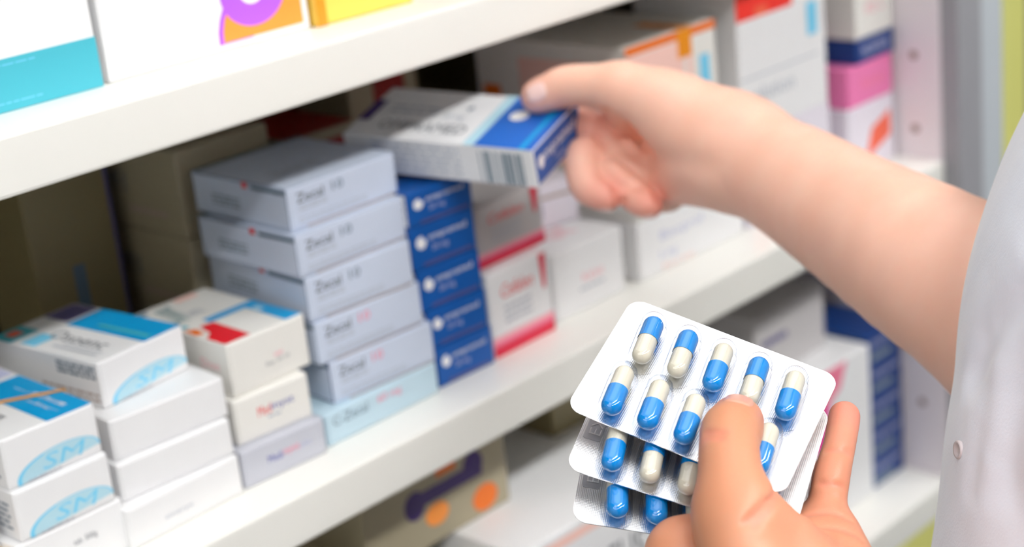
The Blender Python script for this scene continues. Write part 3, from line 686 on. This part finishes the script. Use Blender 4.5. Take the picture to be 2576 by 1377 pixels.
def surface(fld, h, B=24):
    """surface nets on the blocks that the zero level passes through"""
    lo, hi = fld.bounds(.01); nb = np.ceil((hi-lo)/(h*B)).astype(int); N = nb*B+4
    g = np.stack(np.meshgrid(*[np.arange(k) for k in nb], indexing='ij'), -1).reshape(-1, 3)
    near = np.abs(fld.eval((lo + (g+.5)*B*h).astype(np.float32))) < B*h*.95
    KEY, VV, QQ = [], [], []
    c = np.array([(i, j, k) for i in (0, 1) for j in (0, 1) for k in (0, 1)])
    for blk in g[near]:
        base = blk*B - 1; n = B+2
        ax = [(lo[i] + h*(base[i]+np.arange(n))).astype(np.float32) for i in range(3)]
        P = np.stack(np.meshgrid(*ax, indexing='ij'), -1); d = fld.local(P, P[0, 0, 0], P[-1, -1, -1]); ins = d < 0
        if ins.all() or not ins.any(): continue
        cnt = sum(ins[i:n-1+i, j:n-1+j, k:n-1+k].astype(np.int8) for i, j, k in c)
        cells = np.argwhere((cnt > 0) & (cnt < 8))
        if not len(cells): continue
        V = np.zeros((len(cells), 3)); W_ = np.zeros(len(cells))
        for p in c:
            for x in range(3):
                if p[x]: continue
                q = p.copy(); q[x] = 1; ca = cells+p; cb = cells+q; da = d[tuple(ca.T)]; db = d[tuple(cb.T)]
                cr = (da < 0) != (db < 0); t = np.where(cr, da/np.where(cr, da-db, 1), 0); V[cr] += (ca + (cb-ca)*t[:, None])[cr]; W_[cr] += 1
        key = lambda e: ((e[:, 0]+base[0]+1)*N[1] + e[:, 1]+base[1]+1)*N[2] + e[:, 2]+base[2]+1
        KEY.append(key(cells)); VV.append(lo + h*(base + V/W_[:, None]))
        for x in range(3):
            u, v = [(1, 2), (2, 0), (0, 1)][x]; A = [slice(1, -1)]*3; Bs = [slice(1, -1)]*3; Bs[x] = slice(2, None)
            A, Bv = ins[tuple(A)], ins[tuple(Bs)]; e = np.argwhere(A != Bv)
            if not len(e): continue
            fl = ~A[tuple(e.T)]; e = e+1; du = np.eye(3, dtype=int)[u]; dv = np.eye(3, dtype=int)[v]
            q = np.stack([key(e-du-dv), key(e-dv), key(e), key(e-du)], 1); q[fl] = q[fl][:, ::-1]; QQ.append(q)
    K, first = np.unique(np.concatenate(KEY), return_index=True); Q = np.concatenate(QQ)
    return np.concatenate(VV)[first], np.searchsorted(K, Q)
def relax(V, F_, it=2):
    for _ in range(it):
        acc = np.zeros_like(V); cn = np.zeros(len(V))
        for i in range(4):
            a, b = F_[:, i], F_[:, (i+1) % 4]
            np.add.at(acc, a, V[b]); np.add.at(acc, b, V[a]); np.add.at(cn, a, 1); np.add.at(cn, b, 1)
        V = V*.5 + acc/np.maximum(cn, 1)[:, None]*.5
    return V
def nail_patch(fld, c, t, wid, ln, N=11):
    """a thin curved plate lying on the skin nearest c, pointing along t"""
    def grad(P, e=.0006):
        g = np.stack([fld.eval(P+e*np.eye(3)[i]) - fld.eval(P-e*np.eye(3)[i]) for i in range(3)], -1); return g/np.linalg.norm(g, axis=-1, keepdims=True)
    c = fld.project(np.array([c], float), 25)[0]; n = grad(c[None])[0]; t = np.array(t, float); t -= n*(t @ n); t /= np.linalg.norm(t); s = np.cross(n, t)
    g = np.linspace(-1, 1, N); P = np.array([c + s*u*math.sqrt(1-.42*v*v)*wid/2 + t*v*math.sqrt(1-.42*u*u)*ln/2 for v in g for u in g])
    P = fld.project(P, 25); e = np.array([max(abs(u), abs(v)) for v in g for u in g])
    P = P + grad(P)*np.where(e > .99, -.0003, .00045)[:, None]
    Q = [(r*N+q, r*N+q+1, (r+1)*N+q+1, (r+1)*N+q) for r in range(N-1) for q in range(N-1)]
    return P, np.array(Q)

def pt(d, *names): return [d[n] for n in names]
Fl = Fr = Fb = FB = Field()                                   # one continuous body: hands, arms, shoulders
Fl.chain(pt(LH, 'elbow', 'fore', 'wrist', 'palm_r'), .02)
Fl.chain(pt(LH, 'wrist', 'palm_u', 'pk_mcp'), .02); Fl.chain(pt(LH, 'palm_r', 'palm_u'), .02)
Fl.chain(pt(LH, 'palm_u', 'rg_mcp', 'md_mcp', 'ix_mcp', 'palm_r'), .014)
Fl.chain(pt(LH, 'wrist', 'thenar', 't_mcp'), .012); Fl.chain(pt(LH, 't_mcp', 't_meta', 'wrist'), .010)
for f_ in ('ix', 'md', 'rg'): Fl.chain(pt(LH, f_+'_mcp', f_+'_pip', f_+'_tip'), .004)
Fl.chain(pt(LH, 'pk_mcp', 'pk_base', 'pk_pip', 'pk_dip', 'pk_tip'), .004)
Fl.chain(pt(LH, 't_mcp', 't_prox', 't_ip', 't_dist', 't_tip'), .006); Fl.chain(pt(LH, 't_dist', 't_corner'), .004)
Fl.chain(pt(LH, 'palm_r', 'index_base', 'index_mid'), .0015); Fl.chain(pt(LH, 'ix_mcp', 'index_base'), .004)
Fr.chain(pt(RH, 'elbow', 'fore3', 'fore2', 'fore1', 'wrist', 'thenar', 't_meta', 't_mcp'), .02)
Fr.chain(pt(RH, 'wrist', 'palm', 'ix_mcp'), .018); Fr.chain(pt(RH, 'wrist', 'hypo', 'hypo2', 'rg_mcp'), .012)
Fr.chain(pt(RH, 'palm', 'md_mcp', 'rg_mcp'), .010); Fr.chain(pt(RH, 't_mcp', 'web', 'web_low', 'palm'), .003)
for f_ in ('ix', 'md', 'rg'): Fr.chain(pt(RH, f_+'_mcp', f_+'_pip', f_+'_dip', f_+'_tip'), .0016, .003)
Fr.chain(pt(RH, 't_mcp', 't_prox', 't_ip', 't_dist', 't_tip'), .007)
TR = COAT
trunk = [(*TR[i][:3], .04) for i in (0, 3)]
FB.chain(trunk, .02)
FB.chain([LH['elbow'], LH['l_shoulder'], trunk[0]], .03)
FB.chain([RH['elbow'], RH['r_shoulder'], trunk[0]], .03)
def tint_of(V, spots):
    t = np.zeros(len(V))
    for p, sg, am in spots: t = np.maximum(t, am*np.exp(-(np.linalg.norm(V-np.array(p), axis=1)/sg)**2))
    return t
def A3(x): return np.array(x[:3])
VS, FS, MI, TI = [], [], [], []
def push(V, F_, mi, ti):
    o = sum(len(v) for v in VS); VS.append(V); FS.append(F_+o); MI.append(np.full(len(F_), mi)); TI.append(ti)
# neck and head, bent towards the hands
TZ = np.array((0, 0, 1.)); FW = -np.array(CR)*np.array((1, 1, 0)); FW /= np.linalg.norm(FW); SD = np.cross(FW, TZ); HC = A3(TR[0]) + TZ*.27 + FW*.02; tip = FW*.97 - TZ*.25
J = lambda f, u, r, w=0.: (*(HC + tip*f + (TZ+FW*.25)*u + SD*w), r)
FB.chain([(*(A3(TR[0])+TZ*.02), .055), J(-.03, -.07, .052)], .03)
FB.chain([J(-.03, .01, .078), J(.012, .012, .076)], .02); FB.chain([J(.02, -.045, .056), J(.062, -.088, .022)], .03)
FB.chain([J(.082, .0, .006), J(.100, -.036, .010)], .008); FB.chain([J(.078, -.064, .010, -.016), J(.078, -.064, .010, .016)], .010)
for w in (-1, 1): FB.chain([J(-.012, -.01, .012, .078*w), J(-.006, -.04, .008, .072*w)], .006); FB.chain([J(.076, .018, .008, .014*w), J(.066, .022, .008, .048*w)], .012)
folds = [(FB.project(pts), sg, am) for pts, sg, am in CREASE_L+CREASE_R]
for f_ in folds: FB.groove(*f_)
V, F_ = surface(FB, .0010); V = relax(V, F_, 2)
sp_l = [(A3(LH['pk_tip']), .011, .75), (A3(LH['pk_dip']), .008, .45), (A3(LH['pk_pip']), .009, .35), (A3(LH['pk_base']), .009, .3), (A3(LH['pk_mcp']), .014, .35), (A3(LH['t_tip']), .009, .35), (A3(LH['index_mid']), .016, .5), (A3(LH['thenar']), .02, .2)]
sp_r = [(A3(RH['md_tip']), .013, .7), (A3(RH['rg_tip']), .012, .7), (A3(RH['md_dip']), .010, .3), (A3(RH['md_pip']), .012, .35), (A3(RH['hypo']), .02, .4), (A3(RH['t_tip']), .012, .35), (A3(RH['ix_pip']), .014, .55), (A3(RH['ix_mcp']), .010, .2)]
sp_c = [(p, .0017, .4) for pts, sg, am in folds[:len(CREASE_L)] for a, b in zip(pts, pts[1:]) for p in np.linspace(a, b, 6)]
push(V, F_, 0, tint_of(V, sp_l+sp_r+sp_c))
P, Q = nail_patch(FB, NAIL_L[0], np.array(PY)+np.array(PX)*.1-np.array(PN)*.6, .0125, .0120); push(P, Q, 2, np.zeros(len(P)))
P, Q = nail_patch(FB, NAIL_R[0], -np.array(CR)-np.array(CU)*.3, .0115, .0125); push(P, Q, 1, np.zeros(len(P)))
for p, q in (('md_tip', 'md_dip'), ('rg_tip', 'rg_dip')):                 # nails of the curled fingers, turned away and down
    ax = A3(RH[p])-A3(RH[q]); P, Q = nail_patch(FB, A3(RH[p]) - np.array(CU)*RH[p][3]*.8 - np.array(CR)*RH[p][3]*.1, ax, .008, .009); push(P, Q, 1, np.zeros(len(P)))
def np_mesh(name, V, F_, mats, mi=None, tint=None):
    me = bpy.data.meshes.new(name); me.from_pydata(V.tolist(), [], F_.tolist()); 
    for m in mats: me.materials.append(m)
    me.polygons.foreach_set('use_smooth', np.ones(len(F_), bool))
    if mi is not None: me.polygons.foreach_set('material_index', mi.astype(np.int32))
    if tint is not None:
        a = me.attributes.new('tint', 'FLOAT', 'POINT'); a.data.foreach_set('value', tint.astype(np.float32))
        hand_dark = np.clip((.16 - np.linalg.norm(V-np.array(LH['t_mcp'][:3]), axis=1))/.10, 0, 1)            # left hand darkened: tanned back plus its dimmer light put into the colour
        a = me.attributes.new('tan', 'FLOAT', 'POINT'); a.data.foreach_set('value', hand_dark.astype(np.float32))
    me.update(); return me
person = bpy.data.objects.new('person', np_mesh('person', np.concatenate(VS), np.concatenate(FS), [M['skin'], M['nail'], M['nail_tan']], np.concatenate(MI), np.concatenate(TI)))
COL.objects.link(person)
tag(person, 'person in white coat, one hand at the shelf, one holding blister packs', 'person')
# coat
Fc = Field(); Fc.chain(list(TR)+[(*(A3(TR[-1])-np.array((0, 0, .38))), .16)], .02, .004)
Fc.chain([(*TR[0][:3], .10), (*LH['l_shoulder'][:3], .075), (*(.5*A3(LH['l_shoulder'])+.5*A3(LH['elbow'])), .068)], .02)
Fc.chain([(*TR[0][:3], .10), (*RH['r_shoulder'][:3], .075), (*(.45*A3(RH['r_shoulder'])+.55*A3(RH['elbow'])), .06)], .02)
ff = [(Fc.project(pts), sg, am) for pts, sg, am in FOLDS]
for f_ in ff: Fc.groove(*f_)
V, F_ = surface(Fc, .003); V = relax(V, F_, 3)
coat = bpy.data.objects.new('coat', np_mesh('coat', V, F_, [M['cloth']])); COL.objects.link(coat); coat.parent = person
Fh = Field(); Fh.chain([J(-.035, .022, .088), J(-.008, .034, .082)], .02); Fh.chain([J(-.09, -.01, .05), J(-.10, -.06, .035)], .02)
V, F_ = surface(Fh, .004); V = relax(V, F_, 2)
hair = bpy.data.objects.new('hair', np_mesh('hair', V, F_, [M['hair']])); COL.objects.link(hair); hair.parent = person
for w in (-1, 1):
    bm = bmesh.new(); bmesh.ops.create_uvsphere(bm, u_segments=16, v_segments=10, radius=.011)
    e = mesh_obj('eye', bm, [M['eye']], person, True); e.location = J(.066, .003, 0, .031*w)[:3]
hip = A3(TR[-1])
Ft = Field()
for w in (-1, 1): Ft.chain([(*(hip+SD*.07*w-TZ*.1), .085), (*(hip+SD*.09*w-TZ*.5), .065), (*((hip+SD*.10*w)*np.array((1, 1, 0))+TZ*(Z0+.06)), .05)], .01)
V, F_ = surface(Ft, .008); V = relax(V, F_, 2)
tr = bpy.data.objects.new('trousers', np_mesh('trousers', V, F_, [M['trousers']])); COL.objects.link(tr); tr.parent = person
for w in (-1, 1):
    fs = Field(); b0 = (hip+SD*.10*w)*np.array((1, 1, 0)) + TZ*(Z0+.042); fs.chain([(*(b0-FW*.05), .042), (*(b0+FW*.08), .040), (*(b0+FW*.15-TZ*.006), .034)], .01)
    V, F_ = surface(fs, .006); V = relax(V, F_, 2); V[:, 2] = np.maximum(V[:, 2], Z0+.0005)
    sh = bpy.data.objects.new('shoe', np_mesh('shoe', V, F_, [M['shoe']])); COL.objects.link(sh); sh.parent = person
# button on the coat front
bm = bmesh.new()
prof = [(0, .0012), (.0030, .0012), (.0038, .0020), (.0050, .0022), (.0056, .0014), (.0056, 0)]
n = 24; rings = [[bm.verts.new((r*math.cos(2*math.pi*k/n), r*math.sin(2*math.pi*k/n), z)) for k in range(n)] for r, z in prof[1:]]
for A, B in zip(rings, rings[1:]):
    for k in range(n): bm.faces.new((A[k], B[k], B[(k+1) % n], A[(k+1) % n]))
bm.faces.new(rings[0])
for a in (0, 90, 180, 270):
    bmesh.ops.create_circle(bm, cap_ends=True, segments=8, radius=.0006, matrix=Matrix.Translation((.0013*math.cos(math.radians(a)), .0013*math.sin(math.radians(a)), .00125)))
bt = mesh_obj('button', bm, [M['button']], coat, True); bt.scale = (.62, .62, .62)
nb = Vector(BUTTON[1]).normalized(); pB = np.array([BUTTON[0]]); 
dirv = np.array(BUTTON[0])-np.array(CAM[0]); dirv /= np.linalg.norm(dirv); best = None
p = np.array(BUTTON[0])
for _ in range(80):
    q = Fc.eval(p[None])[0]; p = p - np.array(nb)*q*.6
bt.location = p - np.array(nb)*.0002; bt.rotation_euler = nb.to_track_quat('Z', 'Y').to_euler()
